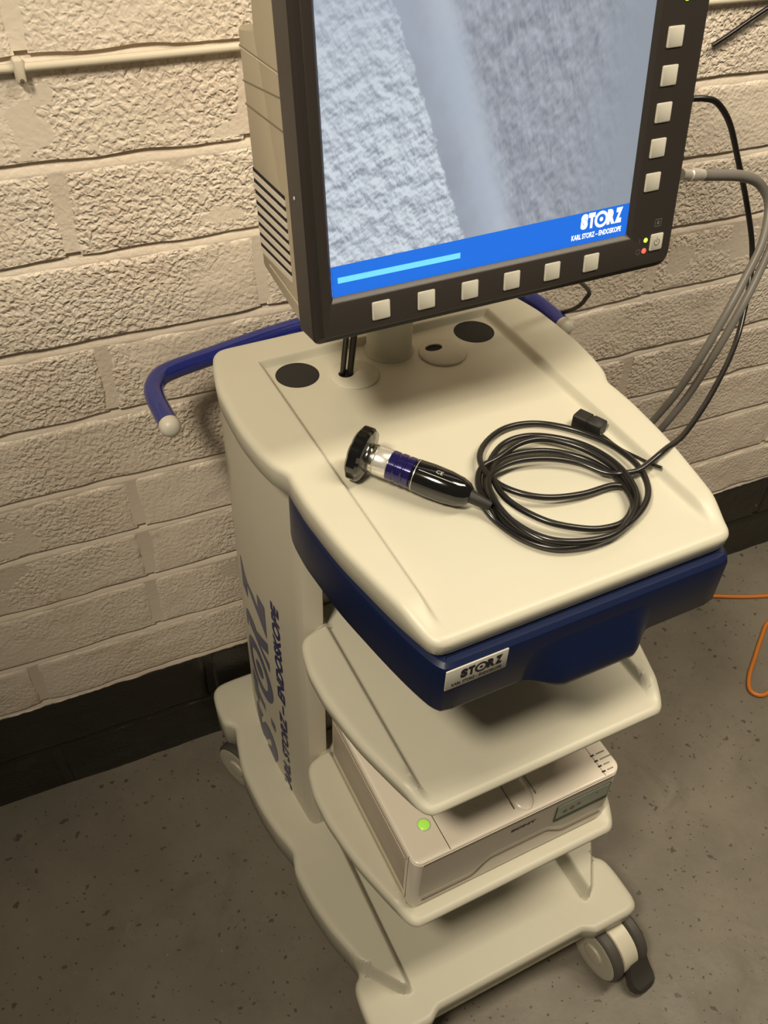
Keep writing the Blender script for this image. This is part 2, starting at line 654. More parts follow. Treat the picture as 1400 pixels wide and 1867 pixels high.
def vnoise(x, y):
    xi, yi = np.floor(x).astype(int), np.floor(y).astype(int)
    fx, fy = x - xi, y - yi
    fx = fx * fx * (3 - 2 * fx); fy = fy * fy * (3 - 2 * fy)
    g = lambda i, j: LAT[i % 64, j % 64]
    return (g(xi, yi) * (1 - fx) + g(xi + 1, yi) * fx) * (1 - fy) + (g(xi, yi + 1) * (1 - fx) + g(xi + 1, yi + 1) * fx) * fy


def room_obj(o, kind=None):
    ROOM.add(o.name)
    if kind:
        o['kind'] = kind
    return o


fl = mesh_obj('floor', [(-2.2, -3.4, 0), (2.6, -3.4, 0), (2.6, 0.10, 0), (-2.2, 0.10, 0), (-2.2, -3.4, -.05), (2.6, -3.4, -.05), (2.6, 0.10, -.05), (-2.2, 0.10, -.05)],
              [(0, 1, 2, 3), (4, 5, 6, 7), (0, 1, 5, 4), (1, 2, 6, 5), (2, 3, 7, 6), (3, 0, 4, 7)], 'painted_concrete', smooth=False)
room_obj(fl, 'structure')

# mortar: a ruled surface just behind the block faces
BEDS = [0.0, 0.125, 0.262, 0.377, 0.503, 0.618, 0.730, 0.850, 0.971, 1.092, 1.210, 1.326]
while BEDS[-1] < 2.3:
    BEDS.append(BEDS[-1] + 0.120)
HEAD = {0: -0.10, 1: -0.262, 2: -0.560, 3: -0.336, 4: -0.331, 5: -0.331, 6: -0.57, 7: -0.333, 8: -0.57, 9: -0.342, 10: -0.57, 11: -0.350}
BL = 0.470
mv, mf = [], []
prow = [(0.0, 0.0018)]
for zb_ in BEDS[1:-1]:
    prow += [(zb_ - 0.003, 0.0018), (zb_ + 0.0005, 0.0010), (zb_ + 0.0135, 0.0105), (zb_ + 0.0160, 0.0018)]
prow += [(BEDS[-1], 0.0018)]
mxs = np.linspace(-2.2, 2.6, 240)
for zz, yy in prow:
    for xx in mxs:
        mv.append((xx, yy + (float(vnoise(np.array(xx * 30), np.array(zz * 40))) - 0.5) * 0.0016, zz))
nm_ = len(mxs)
for i in range(len(prow) - 1):
    for j in range(nm_ - 1):
        mf.append((i * nm_ + j, i * nm_ + j + 1, (i + 1) * nm_ + j + 1, (i + 1) * nm_ + j))
b0 = len(mv)
mv += [(-2.2, 0.10, 0), (2.6, 0.10, 0), (2.6, 0.10, BEDS[-1]), (-2.2, 0.10, BEDS[-1])]
mf += [(b0, b0 + 1, b0 + 2, b0 + 3), (0, nm_ - 1, b0 + 1, b0), ((len(prow) - 1) * nm_, len(prow) * nm_ - 1, b0 + 2, b0 + 3)]
wall = mesh_obj('wall_back', mv, mf, 'painted_block', sharp=60)
wall['joint'] = 1.0
room_obj(wall, 'structure')
for ci in range(len(BEDS) - 1):
    z0, z1 = BEDS[ci] + (0.012 if ci else 0.0), BEDS[ci + 1]
    z0 += rng.uniform(-0.0015, 0.0025); z1 += rng.uniform(-0.0015, 0.0015)
    hx = HEAD.get(ci, -0.335 if ci % 2 else -0.57)
    k0 = math.floor((-1.35 - hx) / BL)
    x = hx + k0 * BL
    while x < 1.75:
        xa, xb = x + 0.007, x + BL - 0.007
        near = (BEDS[ci] < 1.45 and xb > -0.85 and xa < 1.3)
        step = 0.0065 if near else 0.03
        nx, nz = max(4, int((xb - xa) / step)), max(4, int((z1 - z0) / step))
        sx, sz = np.linspace(0, 1, nx + 1), np.linspace(0, 1, nz + 1)
        X, Z = np.meshgrid(xa + (xb - xa) * sx, z0 + (z1 - z0) * sz)
        # hand-laid edges: wander a little
        X = X + (vnoise(Z * 30 + ci * 3.1, X * 0 + x * 9 + 5) - 0.5) * 0.007 * np.abs(2 * sx - 1)[None, :] ** 3
        Z = Z + (vnoise(X * 17 + ci * 5.7, Z * 0 + ci) - 0.5) * 0.0042 * np.abs(2 * sz - 1)[:, None] ** 3
        A = 0.0016 if BEDS[ci] > 0.9 else 0.0011
        D = (vnoise(X * 65, Z * 65) - 0.5) * A * 0.7 + (vnoise(X * 40 + 9, Z * 40) - 0.5) * 0.0016 + (vnoise(X * 6, Z * 6 + 3) - 0.5) * 0.002
        ex = np.minimum(np.minimum((X - xa), (xb - X)), np.minimum(Z - z0, z1 - Z)) / 0.006
        eb = np.clip((Z - z0) / 0.003, 0, 1)
        Y = -D + 0.0026 * (1 - np.clip(ex, 0, 1)) ** 2 * np.where(Z - z0 < 0.004, eb, 1.0) + 0.0002
        Y = Y + rng.uniform(-0.0008, 0.0008)
        V = [(X[i, j], Y[i, j], Z[i, j]) for i in range(nz + 1) for j in range(nx + 1)]
        Fc = [(i * (nx + 1) + j, i * (nx + 1) + j + 1, (i + 1) * (nx + 1) + j + 1, (i + 1) * (nx + 1) + j) for i in range(nz) for j in range(nx)]
        # edges run back into the mortar
        per = [j for j in range(nx + 1)] + [i * (nx + 1) + nx for i in range(1, nz + 1)] + [nz * (nx + 1) + j for j in range(nx - 1, -1, -1)] + [i * (nx + 1) for i in range(nz - 1, 0, -1)]
        b0 = len(V)
        V += [(V[p][0], 0.016, V[p][2]) for p in per]
        for q in range(len(per)):
            Fc.append((per[q], per[(q + 1) % len(per)], b0 + (q + 1) % len(per), b0 + q))
        br = mesh_obj('block', V, Fc, 'painted_block', wall, sharp=75)
        x += BL

# surface conduit along a bed joint, with its clip
cz = 1.328
con = thing('wall_conduit', 'thin cream-painted conduit running along a joint high on the block wall', 'conduit')
V, Fc = tube_geo([(xx, -0.0045 + 0.0006 * math.sin(xx * 9), cz + 0.0012 * math.sin(xx * 5)) for xx in np.linspace(-1.3, 1.7, 60)], 0.0047, 10)
mesh_obj('pipe', V, Fc, 'conduit_white', con)
box('clip', (-0.361, -0.0125, cz - 0.016), (-0.350, 0.002, cz + 0.010), 'conduit_white', con, 0.003)
lathe('nail', (-0.355, -0.010, cz - 0.0125), (0, -1, 0), [(0, .0024), (.003, .0024), (.0036, .001)], 'printer_seam', con, 12)
con.location = (0, 0, 0)
room_obj(con)


# ------------------------------------------------------------------ the cart
cart = thing('equipment_cart', 'cream and blue wheeled endoscopy cart with shelves standing against the block wall', 'cart')


def tray(name, ys_ctrl, hx_ctrl, segs, height, zb, Re, mat, parent, rows=90, rb=0.006, extra=(), warp=None):
    """shelf slab: plan outline x = +-hx(y); segs(y, hx) gives half cross-section breakpoints; height(x, y) its top."""
    yb, yf = max(ys_ctrl), min(ys_ctrl)
    t = np.linspace(0, 1, rows)
    ys = list(yf + (yb - yf) * t)
    for k in (0.04, 0.15, 0.35, 0.6, 1.0, 1.5, 2.2, 3):
        ys += [yf + Re * k, yb - Re * k]
    ys += list(extra) + list(ys_ctrl)
    ys = sorted(set(np.round(ys, 5)))
    o = np.argsort(ys_ctrl)
    yc, hc = np.array(ys_ctrl)[o], np.array(hx_ctrl)[o]
    hxs = pchip(yc, hc, ys)
    out = [(h, y) for y, h in zip(ys, hxs)] + [(-h, y) for y, h in zip(ys[::-1], hxs[::-1])]
    poly = np.array(out)
    A, B = poly, np.roll(poly, -1, 0)

    def dist(P):
        P = np.asarray(P)[:, None, :]
        AB = (B - A)[None]; tt = np.clip(((P - A[None]) * AB).sum(2) / ((AB ** 2).sum(2) + 1e-14), 0, 1)
        return np.sqrt(((P - A[None] - tt[..., None] * AB) ** 2).sum(2)).min(1)
    grid = []
    for y, h in zip(ys, hxs):
        xs = [0.0]
        bp = segs(y, h)
        for (xe, n) in bp:
            xs += list(np.linspace(xs[-1], xe, n + 1)[1:])
        xs = np.array(xs)
        e = np.array([Re * k for k in (2.2, 1.5, 1.0, 0.6, 0.35, 0.15, 0.04)])
        # rounding columns at the outer edge
        inner = np.minimum(xs, h - Re * 2.6 - 1e-4 * np.arange(len(xs))[::-1])
        full = np.concatenate([inner, h - e, [h]])
        grid.append(np.concatenate([-full[:0:-1], full]))
    nc = len(grid[0]); nr = len(ys)
    P = np.array([(x, y) for y, row in zip(ys, grid) for x in row])
    d = np.concatenate([dist(P[i:i + 2000]) for i in range(0, len(P), 2000)])
    bnd = np.zeros((nr, nc), bool); bnd[0] = bnd[-1] = True; bnd[:, 0] = bnd[:, -1] = True
    d[bnd.ravel()] = 0
    q = np.clip(d / Re, 0, 1)
    Z = height(P[:, 0], P[:, 1]) - Re + Re * np.sqrt(np.clip(1 - (1 - q) ** 2, 0, 1))
    V = [(p[0], p[1], z) for p, z in zip(P, Z)]
    Fc = [(i * nc + j, i * nc + j + 1, (i + 1) * nc + j + 1, (i + 1) * nc + j) for i in range(nr - 1) for j in range(nc - 1)]
    per = [j for j in range(nc)] + [i * nc + nc - 1 for i in range(1, nr)] + [(nr - 1) * nc + j for j in range(nc - 2, -1, -1)] + [i * nc for i in range(nr - 2, 0, -1)]
    pp = [(V[p][0], V[p][1]) for p in per]
    cen = np.array([0, (yb + yf) / 2])
    prev = per
    for (z, ins) in ((zb + rb, 0.0015), (zb, rb + 0.0015)):
        ip = inset(pp, ins)
        b0 = len(V)
        V += [(a, b, z) for a, b in ip]
        m = len(per)
        for k in range(m):
            Fc.append((prev[k], prev[(k + 1) % m], b0 + (k + 1) % m, b0 + k))
        prev = list(range(b0, b0 + m))
    Fc.append(tuple(prev))
    if warp:
        V = [warp(v) for v in V]
    return mesh_obj(name, V, Fc, mat, parent, sharp=50)


XR, SL = 0.170, 0.009


def wing_height(zf, wh, y_fade0, y_fade1, yback=None, xr=XR, sl=SL):
    def h(x, y):
        x = np.abs(x)
        w = sst(x, xr - sl, xr)
        if yback is not None:
            w = np.maximum(w, sst(y, yback - 0.006, yback))
        w = w * sst(y, y_fade0, y_fade1)
        return zf + wh * w
    return h


def tray_segs(xr=XR, sl=SL):
    def f(y, h):
        return [(xr - sl - 0.004, 10), (xr + 0.003, 9), (max(h - 0.012, xr + 0.006), 6)]
    return f


# top shelf: notched outline, recessed tray open to the front
ty = [-0.0965, -0.098, -0.102, -0.109, -0.120, -0.14, -0.19, -0.255, -0.30, -0.34, -0.360, -0.3645, -0.38, -0.405, -0.437, -0.484, -0.53, -0.582, -0.612, -0.6225, -0.6285, -0.632, -0.633]
tx = [0.1950, 0.204, 0.211, 0.2165, 0.2205, 0.2265, 0.2355, 0.2375, 0.2345, 0.2275, 0.2185, 0.2175, 0.2180, 0.2180, 0.2160, 0.2115, 0.2035, 0.1930, 0.1850, 0.1815, 0.177, 0.170, 0.162]
ex_rows = list(np.linspace(-0.156, -0.141, 14)) + list(np.linspace(-0.633, -0.57, 14))
top = tray('top_shelf', ty, tx, tray_segs(), wing_height(1.0, 0.0115, -0.624, -0.575, -0.1455), 0.9735, 0.0085, 'cream', cart, rows=110, extra=ex_rows)


# two lower shelves
sy = [-0.300, -0.345, -0.350, -0.356, -0.365, -0.378, -0.414, -0.447, -0.48, -0.527, -0.574, -0.612, -0.627, -0.6355, -0.640, -0.6425, -0.6432]
sx_ = [0.1700, 0.1800, 0.197, 0.2055, 0.2110, 0.2146, 0.2195, 0.2190, 0.2150, 0.2070, 0.1945, 0.1830, 0.1775, 0.1725, 0.1675, 0.162, 0.152]
for zf, nm in ((0.704, 'shelf'), (0.397, 'shelf')):
    tray(nm, sy, sx_, tray_segs(), wing_height(zf, 0.012, -0.638, -0.600), zf - 0.017, 0.009, 'cream', cart, rows=90, extra=list(np.linspace(-0.64, -0.58, 12)))


# base deck with wings, notches and four feet
by = [0.012, 0.0105, 0.006, -0.002, -0.014, -0.050, -0.076, -0.084, -0.090, -0.098, -0.13, -0.197, -0.259, -0.32, -0.366, -0.372, -0.385, -0.41, -0.45, -0.514, -0.570, -0.583, -0.590, -0.598, -0.61, -0.64, -0.672, -0.686, -0.694, -0.6975]
bx = [0.225, 0.244, 0.257, 0.265, 0.2695, 0.273, 0.2725, 0.269, 0.262, 0.2565, 0.263, 0.2735, 0.2710, 0.2625, 0.2505, 0.2495, 0.2530, 0.2580, 0.2555, 0.2445, 0.2280, 0.2250, 0.2275, 0.236, 0.2415, 0.2445, 0.2450, 0.2420, 0.235, 0.222]
ZB = 0.158
wy = [-0.6465, -0.6440, -0.640, -0.632, -0.605, -0.585, -0.57]
wx = [0.171, 0.176, 0.181, 0.187, 0.207, 0.222, 0.232]


def base_h(x, y):
    x = np.abs(x)
    w = sst(x, 0.160, 0.173)
    ww = np.where(y < -0.565, pchip(wy, wx, y), 1.0)
    outer = 1 - sst(x, ww - 0.006, ww + 0.003)
    end = sst(y, -0.650, -0.640)
    return ZB + 0.032 * w * outer * end


def base_segs(y, h):
    ww = float(pchip(wy, wx, y)) if y < -0.565 else h - 0.02
    ww = min(ww, h - 0.006)
    return [(0.120, 6), (0.156, 12), (0.176, 9), (max(0.1765, ww - 0.008), 5), (max(0.177, ww + 0.005), 8), (max(0.178, h - 0.012), 6)]


def foot_warp(v):          # the front edge is set back between the two feet
    return (v[0], v[1] + 0.0115 * (1 - float(sst(abs(v[0]), 0.132, 0.158))) * float(sst(-v[1], 0.66, 0.6975)), v[2])


tray('base', by, bx, base_segs, base_h, 0.118, 0.010, 'cream', cart, rows=130, extra=list(np.linspace(-0.66, -0.56, 45)), warp=foot_warp)
# column: two bowed side panels and a back panel
cy = [-0.335, -0.26, -0.195, -0.14, -0.08, -0.045]
cx = [0.2018, 0.2080, 0.2120, 0.2110, 0.2050, 0.1980]
side_x = lambda y: pchip(cy[::-1] if cy[0] > cy[-1] else cy, cx if cy[0] < cy[-1] else cx[::-1], y)
for s in (-1, 1):
    pl = [(s * float(side_x(y)), y) for y in np.linspace(-0.332, -0.045, 26)]
    pl += [(s * 0.192, -0.037), (s * 0.176, -0.035), (s * 0.170, -0.042), (s * 0.170, -0.343), (s * 0.172, -0.346), (s * 0.192, -0.345), (s * 0.1985, -0.341)]
    if s < 0:
        pl = pl[::-1]
    V, Fc = loft([[(a, b, z) for a, b in pl] for z in (0.170, 0.5, 0.9, 0.966)])
    mesh_obj('side_panel', V, Fc, 'cream_column', cart, sharp=35)
box('back_panel', (-0.172, -0.30, 0.165), (0.172, -0.285, 0.965), 'cream_column', cart, 0.002)
lathe('screw', (-0.1875, -0.3445, 0.205), (0, -1, 0), [(0, .004), (.0015, .004), (.0025, .002)], 'steel', cart, 14)

# lettering on the left side panel, reading upwards


def on_side(s, t):         # s runs up the panel, t runs towards the wall
    y = -0.268 + t
    return (-(float(side_x(np.array([y]))[0]) + 0.0008), y, 0.172 + s)


text('side_small_print', 'KARL STORZ \u2013 ENDOSKOPE', 0.05, on_side, 'ink_blue', cart, bold=0.0022, fit=(0.505, 0.027))


def on_side2(s, t):
    y = -0.215 + t * 1.0
    return (-(float(side_x(np.array([min(y, -0.045)]))[0]) + 0.0008), y, 0.190 + s)


for ch, a, b in (('S', 0, .085), ('T', .09, .165), ('R', .285, .365), ('Z', .37, .455)):
    text('side_letter', ch, 0.1, lambda s, t, a=a: on_side2(a + s, t), 'ink_blue_grey', cart, bold=0.006, fit=(b - a - 0.006, 0.115))
for r0, r1 in ((0.040, 0.062), (0.0005, 0.018)):
    V, Fc = [], []
    for r in (r0, r1):
        for j in range(48):
            a = 2 * math.pi * j / 48
            V.append(on_side2(0.225 + r * math.cos(a) * 0.95, 0.058 + r * math.sin(a)))
    for j in range(48):
        Fc.append((j, (j + 1) % 48, 48 + (j + 1) % 48, 48 + j))
    mesh_obj('side_letter', V, Fc, 'ink_blue_grey', cart, smooth=False)

# drawer
dy = [-0.352, -0.372, -0.405, -0.437, -0.484, -0.53, -0.582, -0.620, -0.634, -0.641, -0.6445, -0.645]
dx = [0.2125, 0.2165, 0.2175, 0.2155, 0.2110, 0.2035, 0.1935, 0.1840, 0.1790, 0.1740, 0.168, 0.160]
ys = np.linspace(-0.352, -0.612, 22).tolist() + np.linspace(-0.618, -0.645, 12).tolist()
hx = pchip(dy[::-1], dx[::-1], ys)
half = list(zip(hx, ys))
front = [(x, -0.645) for x in np.linspace(0.15, -0.15, 25)]
pl = half + front + [(-a, b) for a, b in half[::-1]]
pl = pl[::-1]
if sum(pl[i - 1][0] * pl[i][1] - pl[i][0] * pl[i - 1][1] for i in range(len(pl))) < 0:
    pl = pl[::-1]
drawer = mesh_obj('drawer', *loft([[(a, b, z) for a, b in inset(pl, i)] for z, i in ((0.9005, 0.006), (0.9035, 0.002), (0.908, 0.0), (0.966, 0.0), (0.971, 0.0015), (0.975, 0.006), (0.9755, 0.012))]), 'drawer_blue', cart, sharp=30)
# finger pull bulging out under the drawer front
xs = np.concatenate([np.linspace(-0.085, -0.03, 16), np.linspace(-0.02, 0.045, 8), np.linspace(0.05, 0.082, 12)])
rings = []
for x in xs:
    w = float(sst(x, -0.085, -0.032) * (1 - sst(x, 0.050, 0.082)))
    sec = [(-0.001, 0.958), (0.001, 0.952), (0.003, 0.944), (0.0075, 0.932), (0.0125, 0.919), (0.0160, 0.907), (0.0172, 0.899), (0.0162, 0.893), (0.012, 0.8900), (0.004, 0.8905), (-0.006, 0.896), (-0.006, 0.93)]
    rings.append([(x, -0.6445 - max(p, 0) * w - min(p, 0) * 1.0, 0.9065 + (z - 0.9065) * w if z < 0.9065 else z) for p, z in sec])
V, Fc = loft(rings, closed=True)
mesh_obj('drawer_pull', V, Fc, 'drawer_blue', drawer, sharp=60)
lab = box('brand_plate', (-0.1735, -0.6462, 0.9440), (-0.1050, -0.6445, 0.9730), 'label_silver', drawer, 0.0006)
storz_logo(lambda s, t: (-0.1665 + s, -0.6464, 0.9475 + t), 0.0555, 0.0215, 'ink_black', drawer)

# handle bar behind the top with grips turned forward
hz = 0.962
pts = [(-0.2950, -0.163, hz), (-0.2955, -0.135, hz), (-0.2950, -0.100, hz), (-0.2900, -0.076, hz), (-0.276, -0.056, hz), (-0.252, -0.046, hz), (-0.20, -0.036, hz), (-0.10, -0.017, hz)]
pts = pts + [(0, -0.010, hz)] + [(-a, b, c) for a, b, c in pts[::-1]]
hb = tube('handle_bar', pts, 0.0128, 'handle_blue', cart, per=8, n=20)
for s in (-1, 1):
    lathe('grip_cap', (s * 0.2950, -0.161, hz), (0, -1, 0), [(0, .0131), (.006, .0134), (.010, .0128), (.0135, .0108), (.016, .0075), (.0172, .003)], 'cream_cap', hb, 24)
for s in (-1, 1):
    box('handle_bracket', (s * 0.07 - 0.015, -0.1, 0.938), (s * 0.07 + 0.015, -0.018, 0.953), 'cream_column', cart, 0.003)

# discs, cable grommets and the monitor post in the tray
for s in (-1, 1):
    lathe('rubber_disc', (s * 0.1294, -0.1786, 0.9995), (0, 0, 1), [(0, .0278), (.0006, .0278), (.0010, .0268)], 'disc_black', cart, 48)
for s in (-1, 1):
    c = np.array([s * 0.0640, -0.2079])
    n = 48
    hole = np.array([-0.0095 if s < 0 else -0.0065, 0.004 if s < 0 else 0.0125])
    rings = []
    for (r, z) in ((0.0318, 1.0000), (0.0318, 1.0018), (0.0305, 1.0030)):
        rings.append([(c[0] + r * math.cos(a), c[1] + r * math.sin(a), z) for a in np.linspace(0, 2 * math.pi, n, endpoint=False)])
    for (r, z) in ((0.0100, 1.0030), (0.0095, 1.0012)):
        rings.append([(c[0] + hole[0] + r * math.cos(a) * (1.0 if s < 0 else 1.25), c[1] + hole[1] + r * math.sin(a) * (0.9 if s < 0 else 0.8), z) for a in np.linspace(0, 2 * math.pi, n, endpoint=False)])
    V, Fc = loft(rings, cap0=False, cap1=False)
    g = mesh_obj('cable_grommet', V, Fc, 'cream', cart, sharp=45)
    lathe('cable_hole', (c[0] + hole[0], c[1] + hole[1], 1.0001), (0, 0, 1), [(0, .0118), (.0006, .0118)], 'slot_black', g, 32)
lathe('monitor_post', (0.003, -0.172, 0.998), (0, 0, 1), [(0, .0335), (.003, .0335), (.006, .0310), (.012, .0300), (.20, .0295), (.34, .0295)], 'cream', cart, 48)


# casters: hood, two wheels with hub caps, brake pedal
def caster(px, py, ang, brake):
    c = Vector((px, py, 0)); rot = Matrix.Rotation(ang, 3, 'Z')
    T = lambda p: tuple(c + rot @ Vector(p))
    Rw = 0.054
    # hood between the wheels (cream), local: axle along x, trail along -y
    wc = np.array([0, -0.028, Rw])
    rings = []
    for xx, k in ((-0.0165, 0.94), (-0.0150, 1.0), (0.0150, 1.0), (0.0165, 0.94)):
        rg = []
        for a in np.linspace(R_(-35), R_(215), 24):
            rr = 0.0515 * k
            rg.append(T((xx, wc[1] + rr * math.cos(a), wc[2] + rr * math.sin(a))))
        rings.append(rg)
    V, Fc = loft(rings)
    hood = mesh_obj('caster', V, Fc, 'hood_cream', cart, sharp=40)
    ax = rot @ Vector((1, 0, 0))
    lathe('stem', T((0, 0, 0.085)), (0, 0, 1), [(0, .016), (.04, .016)], 'hood_cream', hood, 20)
    for s in (-1, 1):
        a = ax * s
        w = lathe('wheel', T((s * 0.0175, wc[1], wc[2])), a, [(0, .047), (.001, .051), (.004, Rw), (.016, Rw), (.0195, .0515), (.0215, .0485)], 'tyre_grey', hood, 48)
        lathe('hub_cap', T((s * 0.0375, wc[1], wc[2])), a, [(0, .0490), (.0018, .0480), (.0024, .0455), (.0016, .030), (.0016, .0205), (.0050, .0185), (.0058, .014), (.0060, .004)], 'hub_cream', hood, 40, sharp=30)
    if brake:
        rings = []
        for yy, zt, zb, hw in ((-0.052, 0.086, 0.060, 0.0140), (-0.062, 0.084, 0.050, 0.0170), (-0.074, 0.072, 0.036, 0.0205), (-0.084, 0.052, 0.024, 0.0240), (-0.092, 0.038, 0.016, 0.0265), (-0.101, 0.031, 0.012, 0.0265), (-0.109, 0.027, 0.012, 0.0225), (-0.114, 0.024, 0.012, 0.0155), (-0.116, 0.021, 0.014, 0.008)):
            cxx = 0.016
            rings.append([T((cxx - hw, yy, zb)), T((cxx + hw, yy, zb)), T((cxx + hw, yy, (zt + zb) / 2)), T((cxx + hw * 0.85, yy, zt)), T((cxx - hw * 0.85, yy, zt)), T((cxx - hw, yy, (zt + zb) / 2))])
        V, Fc = loft(rings)
        mesh_obj('brake_pedal', V, Fc, 'pedal_dark', hood, sharp=50)


caster(0.203, -0.668, R_(7), True)
caster(-0.200, -0.655, R_(-14), True)
caster(-0.240, -0.060, R_(24), False)
caster(0.236, -0.058, R_(9), False)

# ------------------------------------------------------------------ monitor
mon = thing('display_monitor', 'dark-bezelled medical monitor with square grey buttons on the cart post', 'monitor')
MO = Vector((0, -0.3824, 1.2223)); ME = Vector((1, -0.0023, 0)); MU = Vector((0.0003, 0.1296, 0.9916)); MN = Vector((-0.0023, -0.9916, 0.1296))
MM = Matrix.Identity(4)
for i in range(3):
    MM[i][0], MM[i][1], MM[i][2], MM[i][3] = ME[i], -MN[i], MU[i], MO[i]
# local: x right, y back, z up the screen; screen bottom centre at the origin
U0, U1, V0, V1 = -0.1905, 0.2345, -0.0445, 0.312
rads = (0.016, 0.012, 0.008, 0.007)


def rr3(ins, y, rad=rads):
    return [(a, y, b) for a, b in rrect(U0 + ins, U1 - ins, V0 + ins, V1 - ins, [max(q - ins, 0.002) for q in rad], 6)]


rings = [rr3(0.003, 0.0375), rr3(0.0, 0.035), rr3(0.0, 0.003), rr3(0.0015, 0.0005), rr3(0.0065, -0.0008), rr3(0.0072, -0.0020), rr3(0.0078, -0.0050), rr3(0.0088, -0.0056)]
inn = lambda i, y: [(a, y, b) for a, b in rrect(-0.1692 - i, 0.1692 + i, -i, 0.2705 + i, 0.0012 + 0 * i, 6)]
rings += [inn(0.0050, -0.0056), inn(0.0035, -0.0048), inn(0.0, 0.0)]
V, Fc = loft(rings, cap0=True, cap1=False)
bez = mesh_obj('bezel', V, Fc, 'bezel_dark', mon, sharp=28)
scr = mesh_obj('screen', [(-0.1692, 0, 0), (0.1692, 0, 0), (0.1692, 0, 0.2705), (-0.1692, 0, 0.2705), (-0.1692, 0.004, 0), (0.1692, 0.004, 0), (0.1692, 0.004, 0.2705), (-0.1692, 0.004, 0.2705)],
               [(0, 1, 2, 3), (4, 5, 6, 7), (0, 1, 5, 4), (1, 2, 6, 5), (2, 3, 7, 6), (3, 0, 4, 7)], 'screen_picture', mon, smooth=False)


def quad(name, u0, u1, v0, v1, y, mat, parent):
    return mesh_obj(name, [(u0, y, v0), (u1, y, v0), (u1, y, v1), (u0, y, v1)], [(0, 1, 2, 3)], mat, parent, smooth=False)


mesh_obj('status_bar', [(-0.1692, -0.0003, 0), (0.1692, -0.0003, 0), (0.1692, -0.0003, 0.0335), (-0.1692, -0.0003, 0.0290)], [(0, 1, 2, 3)], 'screen_bar', scr, smooth=False)
quad('progress_bar', -0.1630, -0.0330, 0.0125, 0.0180, -0.0005, 'screen_cyan', scr)
storz_logo(lambda s, t: (0.0985 + s, -0.0005, 0.0055 + t), 0.0630, 0.0255, 'screen_white', scr)


def button(u, v, w=0.0188, h=0.0182):
    pl = lambda i, y: [(a, y, b) for a, b in rrect(u - w / 2 + i, u + w / 2 - i, v - h / 2 + i, v + h / 2 - i, 0.0014, 3)]
    V, Fc = loft([pl(0, -0.0050), pl(0, -0.0066), pl(0.0008, -0.0071)])
    mesh_obj('button', V, Fc, 'button_grey', mon, sharp=50)


for i in range(6):
    button(-0.1224 + 0.0490 * i, -0.0195)
for i in range(5):
    button(0.1900 + 0.0005 * i, 0.0527 + 0.0332 * i)
button(0.2075, -0.0125, 0.0165, 0.0180)
button(0.2140, 0.2250, 0.0165, 0.0180)
lathe('indicator_light', (0.1928, -0.0054, -0.0085), (0, -1, 0), [(0, .0026), (.0008, .0024), (.0014, .001)], 'led_green', mon, 16)
lathe('indicator_light', (0.1924, -0.0054, -0.0200), (0, -1, 0), [(0, .0030), (.0008, .0028), (.0014, .001)], 'led_red', mon, 16)
lathe('indicator_light', (0.2000, -0.0054, 0.2180), (0, -1, 0), [(0, .0040), (.0008, .0038), (.0014, .001)], 'led_green', mon, 16)


def flat_ring(cu, cv, r0, r1, y, mat, name='symbol', a0=0, a1=360):
    n = 28; V, Fc = [], []
    for r in (r0, r1):
        for j in range(n + 1):
            a = R_(a0 + (a1 - a0) * j / n)
            V.append((cu + r * math.cos(a), y, cv + r * math.sin(a)))
    for j in range(n):
        Fc.append((j, j + 1, n + 2 + j, n + 1 + j))
    return mesh_obj(name, V, Fc, mat, mon, smooth=False)


flat_ring(0.1845, -0.0200, 0.0024, 0.0031, -0.0058, 'icon_grey')
quad('symbol', 0.1842, 0.1848, -0.0105, -0.0055, -0.0058, 'icon_grey', mon)
flat_ring(0.2075, -0.0125, 0.0030, 0.0038, -0.0073, 'icon_grey', a0=120, a1=420)
quad('symbol', 0.2072, 0.2078, -0.0125, -0.0070, -0.0073, 'icon_grey', mon)
for a, b, c, d in ((0.2020, 0.2110, 0.0040, 0.0048), (0.2020, 0.2110, 0.0115, 0.0123), (0.2020, 0.2027, 0.0040, 0.0123), (0.2103, 0.2110, 0.0040, 0.0123), (0.2050, 0.2082, 0.0062, 0.0100)):
    quad('symbol', a, b, c, d, -0.0058, 'icon_grey', mon)
lathe('bezel_screw', (U0 - 0.0002, 0.0205, 0.0890), (-1, 0, 0), [(0, .0018), (.0006, .0016)], 'button_grey', mon, 12)

# housing: side profile swept across
HU0, HU1 = -0.1870, 0.2290
prof = [(0.034, -0.0415), (0.036, -0.0415), (0.139, -0.0130), (0.141, -0.0110), (0.1415, 0.205), (0.1405, 0.2105), (0.101, 0.2128), (0.100, 0.2140), (0.094, 0.300), (0.034, 0.305)]


def hring(x, ins):
    c = np.array([0.09, 0.13])
    return [(x, y - ins * np.sign(y - 0.06) * (1 if y > 0.05 else 0), z - ins * np.sign(z - 0.13)) for y, z in prof]


V, Fc = loft([hring(HU0 + 0.0, 0.003), hring(HU0 + 0.003, 0.0), hring(HU1 - 0.003, 0.0), hring(HU1, 0.003)])
hou = mesh_obj('housing', V, Fc, 'monitor_beige', mon, sharp=40)


